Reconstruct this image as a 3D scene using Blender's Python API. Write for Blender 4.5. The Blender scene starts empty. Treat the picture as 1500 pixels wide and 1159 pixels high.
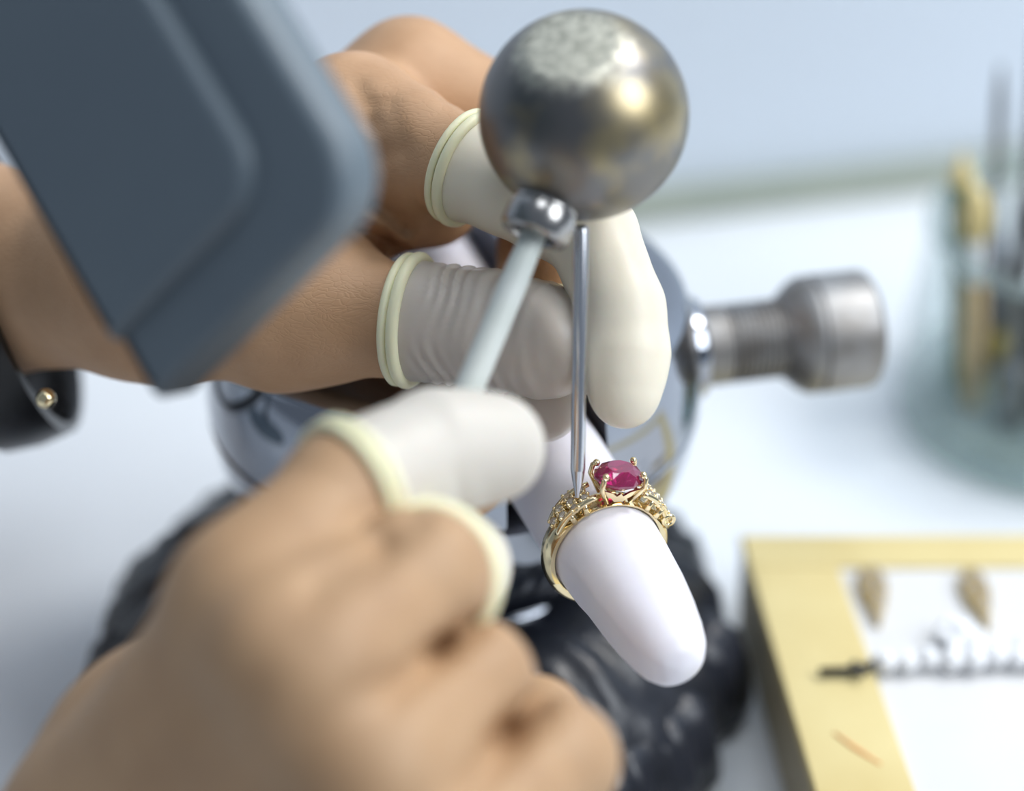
import bpy, bmesh, math, random
import numpy as np
from mathutils import Vector, Matrix, noise as mnoise

random.seed(7)
rng = np.random.default_rng(7)
scene = bpy.context.scene
COL = scene.collection
MM = 0.001

# ------------------------------------------------------------------ camera, light, exposure
PITCH = math.radians(33.0)
CR = np.array([1.0, 0, 0])
CU = np.array([0, math.sin(PITCH), math.cos(PITCH)])
CF = np.array([0, math.cos(PITCH), -math.sin(PITCH)])
CAM = np.array([11.8, -413.3, 343.8])            # millimetres
FPX = 1500 * 85 / 36.0

cd = bpy.data.cameras.new('camera')
cd.sensor_width = 36; cd.lens = 85
cd.clip_start = 0.01; cd.clip_end = 20
cd.dof.use_dof = True
cd.dof.focus_distance = 0.425
cd.dof.aperture_fstop = 4.8
cam = bpy.data.objects.new('camera', cd)
COL.objects.link(cam)
cam.location = CAM * MM
cam.rotation_euler = (math.pi / 2 - PITCH, 0, 0)
scene.camera = cam

w = bpy.data.worlds.new('room_light'); scene.world = w; w.use_nodes = True
w.node_tree.nodes['Background'].inputs['Color'].default_value = (0.70, 0.82, 1.0, 1)
w.node_tree.nodes['Background'].inputs['Strength'].default_value = 0.27

def area_light(name, loc, target, size, power, color):
    ld = bpy.data.lights.new(name, 'AREA'); ld.shape = 'DISK'; ld.size = size * MM
    ld.energy = power; ld.color = color
    o = bpy.data.objects.new(name, ld); COL.objects.link(o)
    o.location = Vector(loc) * MM
    o.rotation_euler = (Vector(target) - Vector(loc)).to_track_quat('-Z', 'Y').to_euler()
    return o
area_light('bench_lamp_light', (520, 180, 800), (20, -40, 60), 230, 3.6, (1.0, 0.97, 0.93))
area_light('side_fill', (1130, -500, 1000), (0, 0, 60), 900, 15.5, (0.90, 0.95, 1.0))  # unseen soft source added to light the scene from the right
area_light('overhead_fill', (200, -250, 1800), (0, 0, 0), 700, 7, (0.90, 0.95, 1.0))  # added overhead fill that brightens the far hand, no lamp known there

vs = scene.view_settings
vs.view_transform = 'Standard'; vs.look = 'None'; vs.gamma = 1; vs.use_curve_mapping = False
vs.exposure = 0.0

def W(px, py, d):
    """point seen at photo position px,py standing d mm in front of the lens (world mm)"""
    return CAM + CR * ((px - 750) / FPX * d) + CU * ((579.5 - py) / FPX * d) + CF * d

# ------------------------------------------------------------------ object helpers
ORG = {}
def P(v): return np.asarray(v, float)

def mesh_data(name, V, F, smooth=True):
    me = bpy.data.meshes.new(name)
    V = np.asarray(V, float) * MM
    me.from_pydata(V.tolist(), [], [tuple(int(i) for i in f) for f in F] if not isinstance(F, np.ndarray) else F.tolist())
    me.update()
    if smooth:
        me.polygons.foreach_set('use_smooth', [True] * len(me.polygons))
    return me

def link(name, me, mat, parent, origin, label=None, cat=None, group=None, kind=None):
    o = bpy.data.objects.new(name, me); COL.objects.link(o)
    if mat is not None and me is not None and not me.materials:
        me.materials.append(mat)
    if parent is not None:
        o.parent = parent
        o.location = (P(origin) - ORG[parent.name]) * MM
    else:
        o.location = P(origin) * MM
    ORG[o.name] = P(origin)
    if label: o['label'] = label
    if cat: o['category'] = cat
    if group: o['group'] = group
    if kind: o['kind'] = kind
    return o

def obj(name, vf, mat, parent=None, origin=None, smooth=True, sharp=None, **kw):
    V, F = vf
    V = np.asarray(V, float)
    if origin is None: origin = (V.min(0) + V.max(0)) / 2
    me = mesh_data(name, V - P(origin), F, smooth)
    bm = bmesh.new(); bm.from_mesh(me)
    bmesh.ops.recalc_face_normals(bm, faces=bm.faces)
    if sharp:
        for e in bm.edges:
            if len(e.link_faces) == 2 and e.calc_face_angle(0) > math.radians(sharp): e.smooth = False
    bm.to_mesh(me); bm.free()
    return link(name, me, mat, parent, origin, **kw)

def thing(name, origin, **kw):
    return link(name, None, None, None, origin, **kw)

def join(*vfs):
    V = []; F = []; n = 0
    for v, f in vfs:
        v = np.asarray(v, float); V.append(v)
        F += [tuple(int(i) + n for i in q) for q in f]; n += len(v)
    return np.concatenate(V), F

def frame(d):
    d = P(d); d = d / np.linalg.norm(d)
    h = np.array([0, 0, 1.0]) if abs(d[2]) < 0.9 else np.array([1.0, 0, 0])
    a = np.cross(h, d); a /= np.linalg.norm(a)
    return a, np.cross(d, a), d

def lathe(prof, o=(0, 0, 0), d=(0, 0, 1), n=48):
    a, b, d = frame(d); o = P(o)
    V = []; F = []; rows = []
    for r, h in prof:
        if r < 1e-6:
            rows.append([len(V)]); V.append(o + d * h)
        else:
            rows.append(list(range(len(V), len(V) + n)))
            for i in range(n):
                t = 2 * math.pi * i / n
                V.append(o + d * h + (a * math.cos(t) + b * math.sin(t)) * r)
    for p, q in zip(rows, rows[1:]):
        for i in range(n):
            j = (i + 1) % n
            if len(p) == 1 and len(q) == 1: continue
            if len(p) == 1: F.append((p[0], q[i], q[j]))
            elif len(q) == 1: F.append((p[i], q[0], p[j]))
            else: F.append((p[i], q[i], q[j], p[j]))
    return np.array(V), F

def tube(pts, rad, n=12, closed=False, flat=None):
    pts = [P(p) for p in pts]; m = len(pts)
    if not hasattr(rad, '__len__'): rad = [rad] * m
    V = []; F = []; prev = None
    for i, p in enumerate(pts):
        if closed: t = pts[(i + 1) % m] - pts[i - 1]
        else: t = pts[min(i + 1, m - 1)] - pts[max(i - 1, 0)]
        t = t / np.linalg.norm(t)
        if prev is None: a, b, _ = frame(t)
        else:
            a = prev - t * prev.dot(t); a /= np.linalg.norm(a); b = np.cross(t, a)
        prev = a
        for k in range(n):
            th = 2 * math.pi * k / n
            V.append(p + (a * math.cos(th) + b * math.sin(th)) * rad[i])
    for i in range(m if closed else m - 1):
        j = (i + 1) % m
        for k in range(n):
            l = (k + 1) % n
            F.append((i * n + k, i * n + l, j * n + l, j * n + k))
    if not closed:
        F.append(tuple(range(n))[::-1]); F.append(tuple(range((m - 1) * n, m * n)))
    return np.array(V), F

def sphere(c, r, n=16, m=10):
    return lathe([(r * math.sin(math.pi * i / m) if 0 < i < m else 0, -r * math.cos(math.pi * i / m)) for i in range(m + 1)], c, (0, 0, 1), n)

def rounded_poly(pts, radii, k=8):
    out = []
    n = len(pts)
    for i in range(n):
        p = P(pts[i]); a = P(pts[i - 1]) - p; b = P(pts[(i + 1) % n]) - p
        r = radii[i]
        if r <= 0: out.append(p); continue
        a /= np.linalg.norm(a); b /= np.linalg.norm(b)
        ang = math.acos(np.clip(a.dot(b), -1, 1)); L = r / math.tan(ang / 2)
        s = p + a * L; e = p + b * L
        c = p + (a + b) / np.linalg.norm(a + b) * (r / math.sin(ang / 2))
        a0 = math.atan2(*(s - c)[::-1]); a1 = math.atan2(*(e - c)[::-1])
        da = (a1 - a0 + math.pi) % (2 * math.pi) - math.pi
        for q in range(k + 1):
            t = a0 + da * q / k
            out.append(c + r * np.array([math.cos(t), math.sin(t)]))
    return np.array(out)

def slab(poly, o, e1, e2, e3, h0, h1, bev=0.5, bev0=None, k=4):
    """convex polygon in the e1/e2 plane made solid from h0 to h1 along e3 with rounded rims"""
    poly = np.asarray(poly, float); n = len(poly)
    area = 0.5 * sum(poly[i - 1][0] * poly[i][1] - poly[i][0] * poly[i - 1][1] for i in range(n))
    if area < 0: poly = poly[::-1]
    nrm = []
    for i in range(n):
        d0 = poly[i] - poly[i - 1]; d1 = poly[(i + 1) % n] - poly[i]
        n0 = np.array([-d0[1], d0[0]]) / np.linalg.norm(d0); n1 = np.array([-d1[1], d1[0]]) / np.linalg.norm(d1)
        m = n0 + n1; nrm.append(m / max(0.3, m.dot(n0)))
    nrm = np.array(nrm)
    if bev0 is None: bev0 = bev
    loops = []
    for q in range(k + 1):
        t = math.pi / 2 * q / k
        loops.append((bev0 * (1 - math.sin(t)), h0 + bev0 * (1 - math.cos(t))))
    for q in range(k + 1):
        t = math.pi / 2 * q / k
        loops.append((bev * (1 - math.cos(t)), h1 - bev * (1 - math.sin(t))))
    o, e1, e2, e3 = P(o), P(e1), P(e2), P(e3)
    V = []; F = []
    for ins, h in loops:
        for i in range(n):
            p = poly[i] + nrm[i] * ins
            V.append(o + e1 * p[0] + e2 * p[1] + e3 * h)
    for l in range(len(loops) - 1):
        for i in range(n):
            j = (i + 1) % n
            F.append((l * n + i, l * n + j, (l + 1) * n + j, (l + 1) * n + i))
    F.append(tuple(range(n))[::-1]); F.append(tuple(range((len(loops) - 1) * n, len(loops) * n)))
    return np.array(V), F

EX, EY, EZ = np.eye(3)
def block(x0, x1, y0, y1, z0, z1, bev=0.5):
    return slab([(x0, y0), (x1, y0), (x1, y1), (x0, y1)], (0, 0, 0), EX, EY, EZ, z0, z1, bev)

# ------------------------------------------------------------------ material helpers
def srgb(r, g, b):
    f = lambda c: (c / 255 / 12.92) if c / 255 <= 0.04045 else ((c / 255 + 0.055) / 1.055) ** 2.4
    return (f(r), f(g), f(b), 1)

def mat(name, col, rough=0.5, metal=0.0, col2=None, nscale=80, bump=0.0, bscale=600, rough2=None,
        spec=0.5, sss=0.0, coat=0.0, trans=0.0, detail=4, dist=0.15, ramp=(0.35, 0.65)):
    m = bpy.data.materials.new(name); m.use_nodes = True
    nt = m.node_tree; N = nt.nodes; L = nt.links
    b = N['Principled BSDF']
    b.inputs['Base Color'].default_value = col
    b.inputs['Roughness'].default_value = rough
    b.inputs['Metallic'].default_value = metal
    b.inputs['Specular IOR Level'].default_value = spec
    b.inputs['Coat Weight'].default_value = coat
    b.inputs['Transmission Weight'].default_value = trans
    if sss:
        b.inputs['Subsurface Weight'].default_value = sss
        b.inputs['Subsurface Radius'].default_value = (1.0, 0.4, 0.2)
        b.inputs['Subsurface Scale'].default_value = 0.002
    tc = N.new('ShaderNodeTexCoord')
    if col2 is not None:
        n = N.new('ShaderNodeTexNoise'); n.inputs['Scale'].default_value = nscale; n.inputs['Detail'].default_value = detail
        L.new(tc.outputs['Object'], n.inputs['Vector'])
        r = N.new('ShaderNodeValToRGB')
        r.color_ramp.elements[0].position = ramp[0]; r.color_ramp.elements[1].position = ramp[1]
        r.color_ramp.elements[0].color = col; r.color_ramp.elements[1].color = col2
        L.new(n.outputs['Fac'], r.inputs['Fac']); L.new(r.outputs['Color'], b.inputs['Base Color'])
        if rough2 is not None:
            mr = N.new('ShaderNodeMapRange'); mr.inputs['To Min'].default_value = rough; mr.inputs['To Max'].default_value = rough2
            mr.inputs['From Min'].default_value = ramp[0]; mr.inputs['From Max'].default_value = ramp[1]
            L.new(n.outputs['Fac'], mr.inputs['Value']); L.new(mr.outputs['Result'], b.inputs['Roughness'])
    if bump:
        n2 = N.new('ShaderNodeTexNoise'); n2.inputs['Scale'].default_value = bscale; n2.inputs['Detail'].default_value = 5
        L.new(tc.outputs['Object'], n2.inputs['Vector'])
        bp = N.new('ShaderNodeBump'); bp.inputs['Strength'].default_value = bump; bp.inputs['Distance'].default_value = dist * MM
        L.new(n2.outputs['Fac'], bp.inputs['Height']); L.new(bp.outputs['Normal'], b.inputs['Normal'])
    return m

def skin_material(name, c1, c2):
    m = mat(name, c1, 0.5, col2=c2, nscale=70, sss=0.06, spec=0.4, ramp=(0.3, 0.7))
    nt = m.node_tree; N = nt.nodes; L = nt.links; b = N['Principled BSDF']
    tc = N.new('ShaderNodeTexCoord')
    mp = N.new('ShaderNodeMapping'); mp.inputs['Scale'].default_value = (0.45, 1, 1); mp.inputs['Rotation'].default_value = (0.3, 0.5, 0.5)
    L.new(tc.outputs['Object'], mp.inputs['Vector'])
    nz = N.new('ShaderNodeTexNoise'); nz.inputs['Scale'].default_value = 160; nz.inputs['Detail'].default_value = 3
    L.new(mp.outputs['Vector'], nz.inputs['Vector'])
    mix = N.new('ShaderNodeMixRGB'); mix.blend_type = 'ADD'; mix.inputs['Fac'].default_value = 0.008
    L.new(mp.outputs['Vector'], mix.inputs[1]); L.new(nz.outputs['Color'], mix.inputs[2])
    v = N.new('ShaderNodeTexVoronoi'); v.feature = 'DISTANCE_TO_EDGE'; v.inputs['Scale'].default_value = 1000
    L.new(mix.outputs['Color'], v.inputs['Vector'])
    rp = N.new('ShaderNodeValToRGB'); rp.color_ramp.elements[1].position = 0.16
    L.new(v.outputs['Distance'], rp.inputs['Fac'])
    add = N.new('ShaderNodeMath'); add.operation = 'MULTIPLY_ADD'; add.inputs[1].default_value = 1.6
    L.new(nz.outputs['Fac'], add.inputs[0]); L.new(rp.outputs['Color'], add.inputs[2])
    bp = N.new('ShaderNodeBump'); bp.inputs['Strength'].default_value = 0.24; bp.inputs['Distance'].default_value = 0.15 * MM
    L.new(add.outputs['Value'], bp.inputs['Height']); L.new(bp.outputs['Normal'], b.inputs['Normal'])
    return m

def latex_material(name, col, alpha, rough=0.38):
    m = mat(name, col, rough, spec=0.45, bump=0.25, bscale=220, dist=0.5, sss=0.15)
    m.node_tree.nodes['Principled BSDF'].inputs['Alpha'].default_value = alpha
    return m

def clear_glass(name, tint, weight=0.9):
    m = bpy.data.materials.new(name); m.use_nodes = True
    nt = m.node_tree; N = nt.nodes; L = nt.links; N.remove(N['Principled BSDF'])
    out = N['Material Output']
    t = N.new('ShaderNodeBsdfTransparent'); t.inputs['Color'].default_value = tint
    g = N.new('ShaderNodeBsdfGlossy'); g.inputs['Roughness'].default_value = 0.03
    d = N.new('ShaderNodeBsdfDiffuse'); d.inputs['Color'].default_value = (0.62, 0.72, 0.70, 1)
    lw = N.new('ShaderNodeLayerWeight'); lw.inputs['Blend'].default_value = 0.5
    fr = N.new('ShaderNodeMath'); fr.operation = 'POWER'; fr.inputs[1].default_value = 4.0
    L.new(lw.outputs['Facing'], fr.inputs[0])
    m0 = N.new('ShaderNodeMixShader'); m0.inputs['Fac'].default_value = 1 - weight
    L.new(t.outputs[0], m0.inputs[1]); L.new(d.outputs[0], m0.inputs[2])
    mx = N.new('ShaderNodeMixShader')
    L.new(fr.outputs[0], mx.inputs['Fac']); L.new(m0.outputs[0], mx.inputs[1]); L.new(g.outputs[0], mx.inputs[2])
    L.new(mx.outputs[0], out.inputs['Surface'])
    return m

M = {}
M['table'] = mat('white_laminate', srgb(226, 231, 236), 0.35, col2=srgb(230, 234, 238), nscale=6, bump=0.05, bscale=900, dist=0.03)
M['wall'] = mat('wall_paint', srgb(212, 221, 231), 0.7, col2=srgb(215, 224, 234), nscale=5, bump=0.08, bscale=500, dist=0.05)
M['shadow_strip'] = mat('grey_green_shadow_strip', srgb(150, 158, 146), 0.5, col2=srgb(158, 165, 152), nscale=40)  # colour of the shadow line between bench and wall
M['floor'] = mat('grey_floor', srgb(150, 150, 150), 0.6, col2=srgb(165, 165, 162), nscale=8)
M['skin_l'] = skin_material('tan_skin_brightened', srgb(183, 143, 107), srgb(200, 160, 124))  # skin lightened to make up for light the far hand lacks
M['skin_r'] = skin_material('tan_skin_near', srgb(172, 137, 103), srgb(188, 153, 117))  # same skin, without the far hand's brightening
M['cot_clear'] = latex_material('latex_translucent', srgb(226, 222, 214), 0.6, 0.3)
M['cot_ivory'] = latex_material('latex_ivory', srgb(244, 236, 216), 0.88, 0.4)
M['cot_grey'] = latex_material('latex_whitish', srgb(212, 206, 196), 0.95, 0.45)
M['cot_rim'] = latex_material('latex_rolled_rim', srgb(240, 236, 200), 1.0, 0.45)
M['steel'] = mat('bright_steel', (0.62, 0.63, 0.66, 1), 0.22, 1.0, bump=0.1, bscale=1500, dist=0.02)
M['socket'] = mat('dark_polished_steel', (0.36, 0.35, 0.34, 1), 0.24, 1.0)
M['chrome'] = mat('chrome', (0.33, 0.35, 0.39, 1), 0.07, 1.0)  # base darkened in place of dark surroundings missing from its reflections
M['screw'] = mat('worn_steel', (0.34, 0.34, 0.34, 1), 0.5, 0.9, col2=(0.25, 0.235, 0.22, 1), nscale=120, bump=0.2, bscale=900, dist=0.08)
M['gold'] = mat('yellow_gold', (0.90, 0.75, 0.46, 1), 0.14, 1.0, bump=0.15, bscale=2500, dist=0.02)
M['gold_matte'] = mat('brushed_gold', (0.58, 0.46, 0.25, 1), 0.38, 1.0, bump=0.4, bscale=1800, dist=0.1)
M['ruby'] = mat('ruby', (0.46, 0.008, 0.13, 1), 0.02, 0.0, trans=0.6, coat=0.5, spec=0.9)
M['ruby'].node_tree.nodes['Principled BSDF'].inputs['IOR'].default_value = 1.77
M['diamond'] = mat('diamond', (0.93, 0.90, 0.86, 1), 0.02, 0.0, trans=0.75, coat=0.5, spec=0.9)
M['crystal'] = mat('crystal', (0.93, 0.94, 0.96, 1), 0.12, 0.0, coat=0.5, spec=0.6)
M['silver'] = mat('silver', (0.80, 0.81, 0.83, 1), 0.4, 0.25)
M['stick'] = mat('white_thermoplastic', srgb(238, 236, 242), 0.42, col2=srgb(230, 228, 238), nscale=60, bump=0.35, bscale=260, dist=0.3, sss=0.05)
M['leather'] = mat('black_leather', srgb(24, 27, 34), 0.32, col2=srgb(36, 39, 48), nscale=50, bump=0.5, bscale=500, dist=0.4)
M['plastic_grey'] = mat('slate_plastic', srgb(98, 110, 119), 0.42, col2=srgb(102, 114, 122), nscale=30, bump=0.1, bscale=1500, dist=0.05)
M['handle'] = mat('white_handle_plastic', srgb(208, 212, 208), 0.4, col2=srgb(196, 202, 196), nscale=90)
M['wood'] = mat('yellow_wood', srgb(224, 208, 152), 0.5, col2=srgb(212, 192, 132), nscale=22, bump=0.15, bscale=200, dist=0.1)
M['wood_side'] = mat('grey_wood_side', srgb(190, 178, 146), 0.6, col2=srgb(176, 166, 140), nscale=30)
M['card'] = mat('white_card', srgb(222, 222, 222), 0.6, col2=srgb(226, 226, 226), nscale=30)
M['orange'] = mat('orange_pencil', srgb(240, 176, 112), 0.7, col2=srgb(232, 160, 100), nscale=300)
M['black'] = mat('black_plastic', srgb(18, 18, 20), 0.3, col2=srgb(26, 26, 28), nscale=100)
M['bronze'] = mat('dark_steel_tool', (0.16, 0.16, 0.17, 1), 0.35, 0.9, col2=(0.24, 0.23, 0.22, 1), nscale=120)
M['glass'] = clear_glass('green_tinted_glass', (0.95, 0.975, 0.975, 1), 0.98)
M['glass_rim'] = clear_glass('thick_green_glass', (0.88, 0.92, 0.92, 1), 0.80)

# ball of the hammer: dark worn steel with a brassy tarnish and a scuffed face
def hammer_material(face_dir):
    m = mat('worn_ball_steel', (0.33, 0.32, 0.31, 1), 0.27, 1.0)
    nt = m.node_tree; N = nt.nodes; L = nt.links; b = N['Principled BSDF']
    tc = N.new('ShaderNodeTexCoord')
    nz = N.new('ShaderNodeTexNoise'); nz.inputs['Scale'].default_value = 55; nz.inputs['Detail'].default_value = 3
    L.new(tc.outputs['Object'], nz.inputs['Vector'])
    r = N.new('ShaderNodeValToRGB')
    e = r.color_ramp.elements
    e[0].position = 0.47; e[0].color = (0.20, 0.195, 0.19, 1); e[1].position = 0.68; e[1].color = (0.50, 0.40, 0.21, 1)
    L.new(nz.outputs['Fac'], r.inputs['Fac'])
    dot = N.new('ShaderNodeVectorMath'); dot.operation = 'DOT_PRODUCT'
    dot.inputs[1].default_value = face_dir
    nr = N.new('ShaderNodeVectorMath'); nr.operation = 'NORMALIZE'
    L.new(tc.outputs['Object'], nr.inputs[0]); L.new(nr.outputs['Vector'], dot.inputs[0])
    n2 = N.new('ShaderNodeTexNoise'); n2.inputs['Scale'].default_value = 700; n2.inputs['Detail'].default_value = 4
    L.new(tc.outputs['Object'], n2.inputs['Vector'])
    ad = N.new('ShaderNodeMath'); ad.operation = 'MULTIPLY_ADD'; ad.inputs[1].default_value = 0.14
    L.new(n2.outputs['Fac'], ad.inputs[0]); L.new(dot.outputs['Value'], ad.inputs[2])
    mask = N.new('ShaderNodeMapRange'); mask.inputs['From Min'].default_value = 0.86; mask.inputs['From Max'].default_value = 1.0
    L.new(ad.outputs['Value'], mask.inputs['Value'])
    sp = N.new('ShaderNodeValToRGB'); sp.color_ramp.elements[0].position = 0.38; sp.color_ramp.elements[1].position = 0.62
    sp.color_ramp.elements[0].color = (0.42, 0.41, 0.34, 1); sp.color_ramp.elements[1].color = (0.66, 0.64, 0.54, 1)
    L.new(n2.outputs['Fac'], sp.inputs['Fac'])
    mx = N.new('ShaderNodeMixRGB'); L.new(mask.outputs['Result'], mx.inputs['Fac'])
    L.new(r.outputs['Color'], mx.inputs[1]); L.new(sp.outputs['Color'], mx.inputs[2])
    L.new(mx.outputs['Color'], b.inputs['Base Color'])
    rr = N.new('ShaderNodeMapRange'); rr.inputs['To Min'].default_value = 0.36; rr.inputs['To Max'].default_value = 0.55
    L.new(mask.outputs['Result'], rr.inputs['Value']); L.new(rr.outputs['Result'], b.inputs['Roughness'])
    bp = N.new('ShaderNodeBump'); bp.inputs['Distance'].default_value = 0.10 * MM
    L.new(mask.outputs['Result'], bp.inputs['Strength']); L.new(n2.outputs['Fac'], bp.inputs['Height'])
    L.new(bp.outputs['Normal'], b.inputs['Normal'])
    return m

# ------------------------------------------------------------------ distance-field modelling for hands
def surface_nets(F, o, h):
    neg = F < 0
    nx, ny, nz = F.shape
    cnt = np.zeros((nx - 1, ny - 1, nz - 1), np.int8)
    for dx in (0, 1):
        for dy in (0, 1):
            for dz in (0, 1):
                cnt += neg[dx:nx - 1 + dx, dy:ny - 1 + dy, dz:nz - 1 + dz]
    act = (cnt > 0) & (cnt < 8)
    ids = np.argwhere(act)
    idx = -np.ones(act.shape, np.int64); idx[act] = np.arange(len(ids))
    acc = np.zeros((len(ids), 3)); num = np.zeros(len(ids))
    cs = [(a, b, c) for a in (0, 1) for b in (0, 1) for c in (0, 1)]
    for p in cs:
        for ax in range(3):
            if p[ax] == 1: continue
            q = list(p); q[ax] = 1
            A = ids + p; B = ids + q
            fa = F[A[:, 0], A[:, 1], A[:, 2]]; fb = F[B[:, 0], B[:, 1], B[:, 2]]
            c = (fa < 0) != (fb < 0)
            t = np.where(c, fa / np.where(c, fa - fb, 1), 0)
            pos = A.astype(float); pos[:, ax] += t
            acc[c] += pos[c]; num[c] += 1
    V = np.asarray(o) + acc / num[:, None] * h
    Q = []
    for ax in range(3):
        b, c = (ax + 1) % 3, (ax + 2) % 3
        sl0 = [slice(None)] * 3; sl1 = [slice(None)] * 3
        sl0[ax] = slice(0, -1); sl1[ax] = slice(1, None)
        cross = neg[tuple(sl0)] != neg[tuple(sl1)]
        e = np.argwhere(cross)
        ok = (e[:, b] > 0) & (e[:, c] > 0) & (e[:, b] < F.shape[b] - 1) & (e[:, c] < F.shape[c] - 1)
        e = e[ok]
        def cell(db, dc):
            k = e.copy(); k[:, b] += db; k[:, c] += dc
            return idx[k[:, 0], k[:, 1], k[:, 2]]
        q = np.stack([cell(-1, -1), cell(0, -1), cell(0, 0), cell(-1, 0)], 1)
        s = neg[e[:, 0], e[:, 1], e[:, 2]]
        q[~s] = q[~s][:, ::-1]
        Q.append(q)
    Q = np.concatenate(Q)
    return V, Q[(Q >= 0).all(1)]

def cap_eval(p, a, b, ra, rb):
    ab = b - a; L2 = ab.dot(ab)
    t = np.clip(((p - a) @ ab) / L2, 0, 1)
    return np.linalg.norm(p - a - t[..., None] * ab, axis=-1) - (ra + (rb - ra) * t), t

def smin(a, b, k):
    h = np.clip(0.5 + 0.5 * (b - a) / k, 0, 1)
    return b + (a - b) * h - k * h * (1 - h)

class Grid:
    def __init__(s, pts, pad, h):
        pts = np.array(pts); s.h = h
        s.o = pts.min(0) - pad
        s.n = np.ceil((pts.max(0) + pad - s.o) / h).astype(int) + 1
        s.ax = [(s.o[i] + np.arange(s.n[i]) * h) for i in range(3)]
    def full(s, v=40.0): return np.full(s.n, v, np.float32)
    def region(s, pts, pad):
        pts = np.array(pts)
        lo = np.clip(np.floor((pts.min(0) - pad - s.o) / s.h).astype(int), 0, s.n)
        hi = np.clip(np.ceil((pts.max(0) + pad - s.o) / s.h).astype(int) + 1, 0, s.n)
        sl = tuple(slice(l, max(l, hh)) for l, hh in zip(lo, hi))
        g = np.stack(np.meshgrid(*[s.ax[i][sl[i]] for i in range(3)], indexing='ij'), -1)
        return sl, g
    def capsules(s, chain, k, D=None):
        if D is None: D = s.full()
        for (a, ra), (b, rb) in zip(chain, chain[1:]):
            sl, g = s.region([a, b], max(ra, rb) + 18)
            if g.size == 0: continue
            d, _ = cap_eval(g, P(a), P(b), ra, rb)
            D[sl] = smin(D[sl], d.astype(np.float32), k)
        return D
    def dent(s, D, pts, r, depth):
        """press a soft crease along a poly-line"""
        for a, b in zip(pts, pts[1:]):
            sl, g = s.region([P(a) - CF * 14, P(b) - CF * 14, P(a) + CF * 14, P(b) + CF * 14], r * 3)
            if g.size == 0: continue
            dep_ = (g - P(a)) @ CF
            d, _ = cap_eval(g - CF * np.clip(dep_, -14, 14)[..., None], P(a), P(b) - CF * (P(b) - P(a)).dot(CF), 0, 0)
            D[sl] += (depth * np.exp(-(d / r) ** 2)).astype(np.float32)

def chain_eval(p, chain, k=2.0):
    D = None
    for (a, ra), (b, rb) in zip(chain, chain[1:]):
        d, _ = cap_eval(p, P(a), P(b), ra, rb)
        D = d if D is None else smin(D, d, k)
    return D

def knuckled(chain):
    """insert slim mid-bone points so that joints read thicker than the bones between them"""
    out = [chain[0]]
    for (a, ra), (b, rb) in zip(chain, chain[1:]):
        out.append(((P(a) + P(b)) / 2, (ra + rb) / 2 * 0.955)); out.append((P(b), rb))
    return out

def build_hand(palm, fingers, kp, h, creases=(), kf=7.0):
    pts = [p for c in palm for p, r in c] + [p for c in fingers for p, r in c]
    G = Grid(pts, 26, h)
    Dp = G.full()
    for c in palm: G.capsules(c, kp, Dp)
    tot = Dp.copy()
    for c in fingers:
        Df = G.capsules(knuckled(c), 2.5)
        tot = smin(tot, smin(Dp, Df, kf), 1.2)
    for pts_, r, dep in creases: G.dent(tot, pts_, r, dep)
    return surface_nets(tot, G.o, h)

def build_cot(parent, chain, base, nrm, material, wrinkle=(), h=0.55, thick=0.55, rim_r=1.0, seed=0, label=None):
    """latex finger cot: a skin over the finger beyond the plane (base, nrm) with a rolled rim"""
    chain = knuckled(chain)
    nrm = P(nrm) / np.linalg.norm(nrm); base = P(base)
    sel = [p for p, r in chain if (P(p) - base).dot(nrm) > -12]
    G = Grid(sel + [base], 16, h)
    g = np.stack(np.meshgrid(*G.ax, indexing='ij'), -1)
    D = chain_eval(g, chain, 2.5) - thick
    s = (g - base) @ nrm
    for (c0, wl, amp, width) in wrinkle:
        wob = 1.3 * np.sin(g[..., 2] * 0.31 + seed) + 0.9 * np.sin(g[..., 0] * 0.23 + g[..., 1] * 0.3 + 2 * seed)
        D += amp * np.sin(2 * np.pi * (s + wob) / wl) * np.exp(-((s - c0) / width) ** 2) * (0.55 + 0.45 * np.sin(g[..., 2] * 0.33 + g[..., 0] * 0.21 + 1.7 * c0 + seed))
    D = np.maximum(D, -s)
    V, F = surface_nets(D.astype(np.float32), G.o, h)
    cot = obj('finger_cot', (V, F), material, parent, label=label)
    a, b, _ = frame(nrm)
    loop = []
    for i in range(48):
        t = 2 * math.pi * i / 48; d = a * math.cos(t) + b * math.sin(t)
        r = np.linspace(2, 22, 160)
        val = chain_eval(base + r[:, None] * d, chain, 2.5)
        pos = np.argmax(val > thick) if (val > thick).any() else 60
        loop.append(base + d * (r[pos] + rim_r * 0.35))
    loop = [sum(loop[(i + j) % 48] for j in (-2, -1, 0, 1, 2)) / 5 for i in range(48)]
    obj('rolled_rim', tube(loop, rim_r, 10, closed=True), M['cot_rim'], cot)
    obj('cuff_band', tube([p - nrm * 1.9 for p in loop], rim_r * 0.75, 8, closed=True), M['cot_rim'], cot)
    return cot

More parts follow.
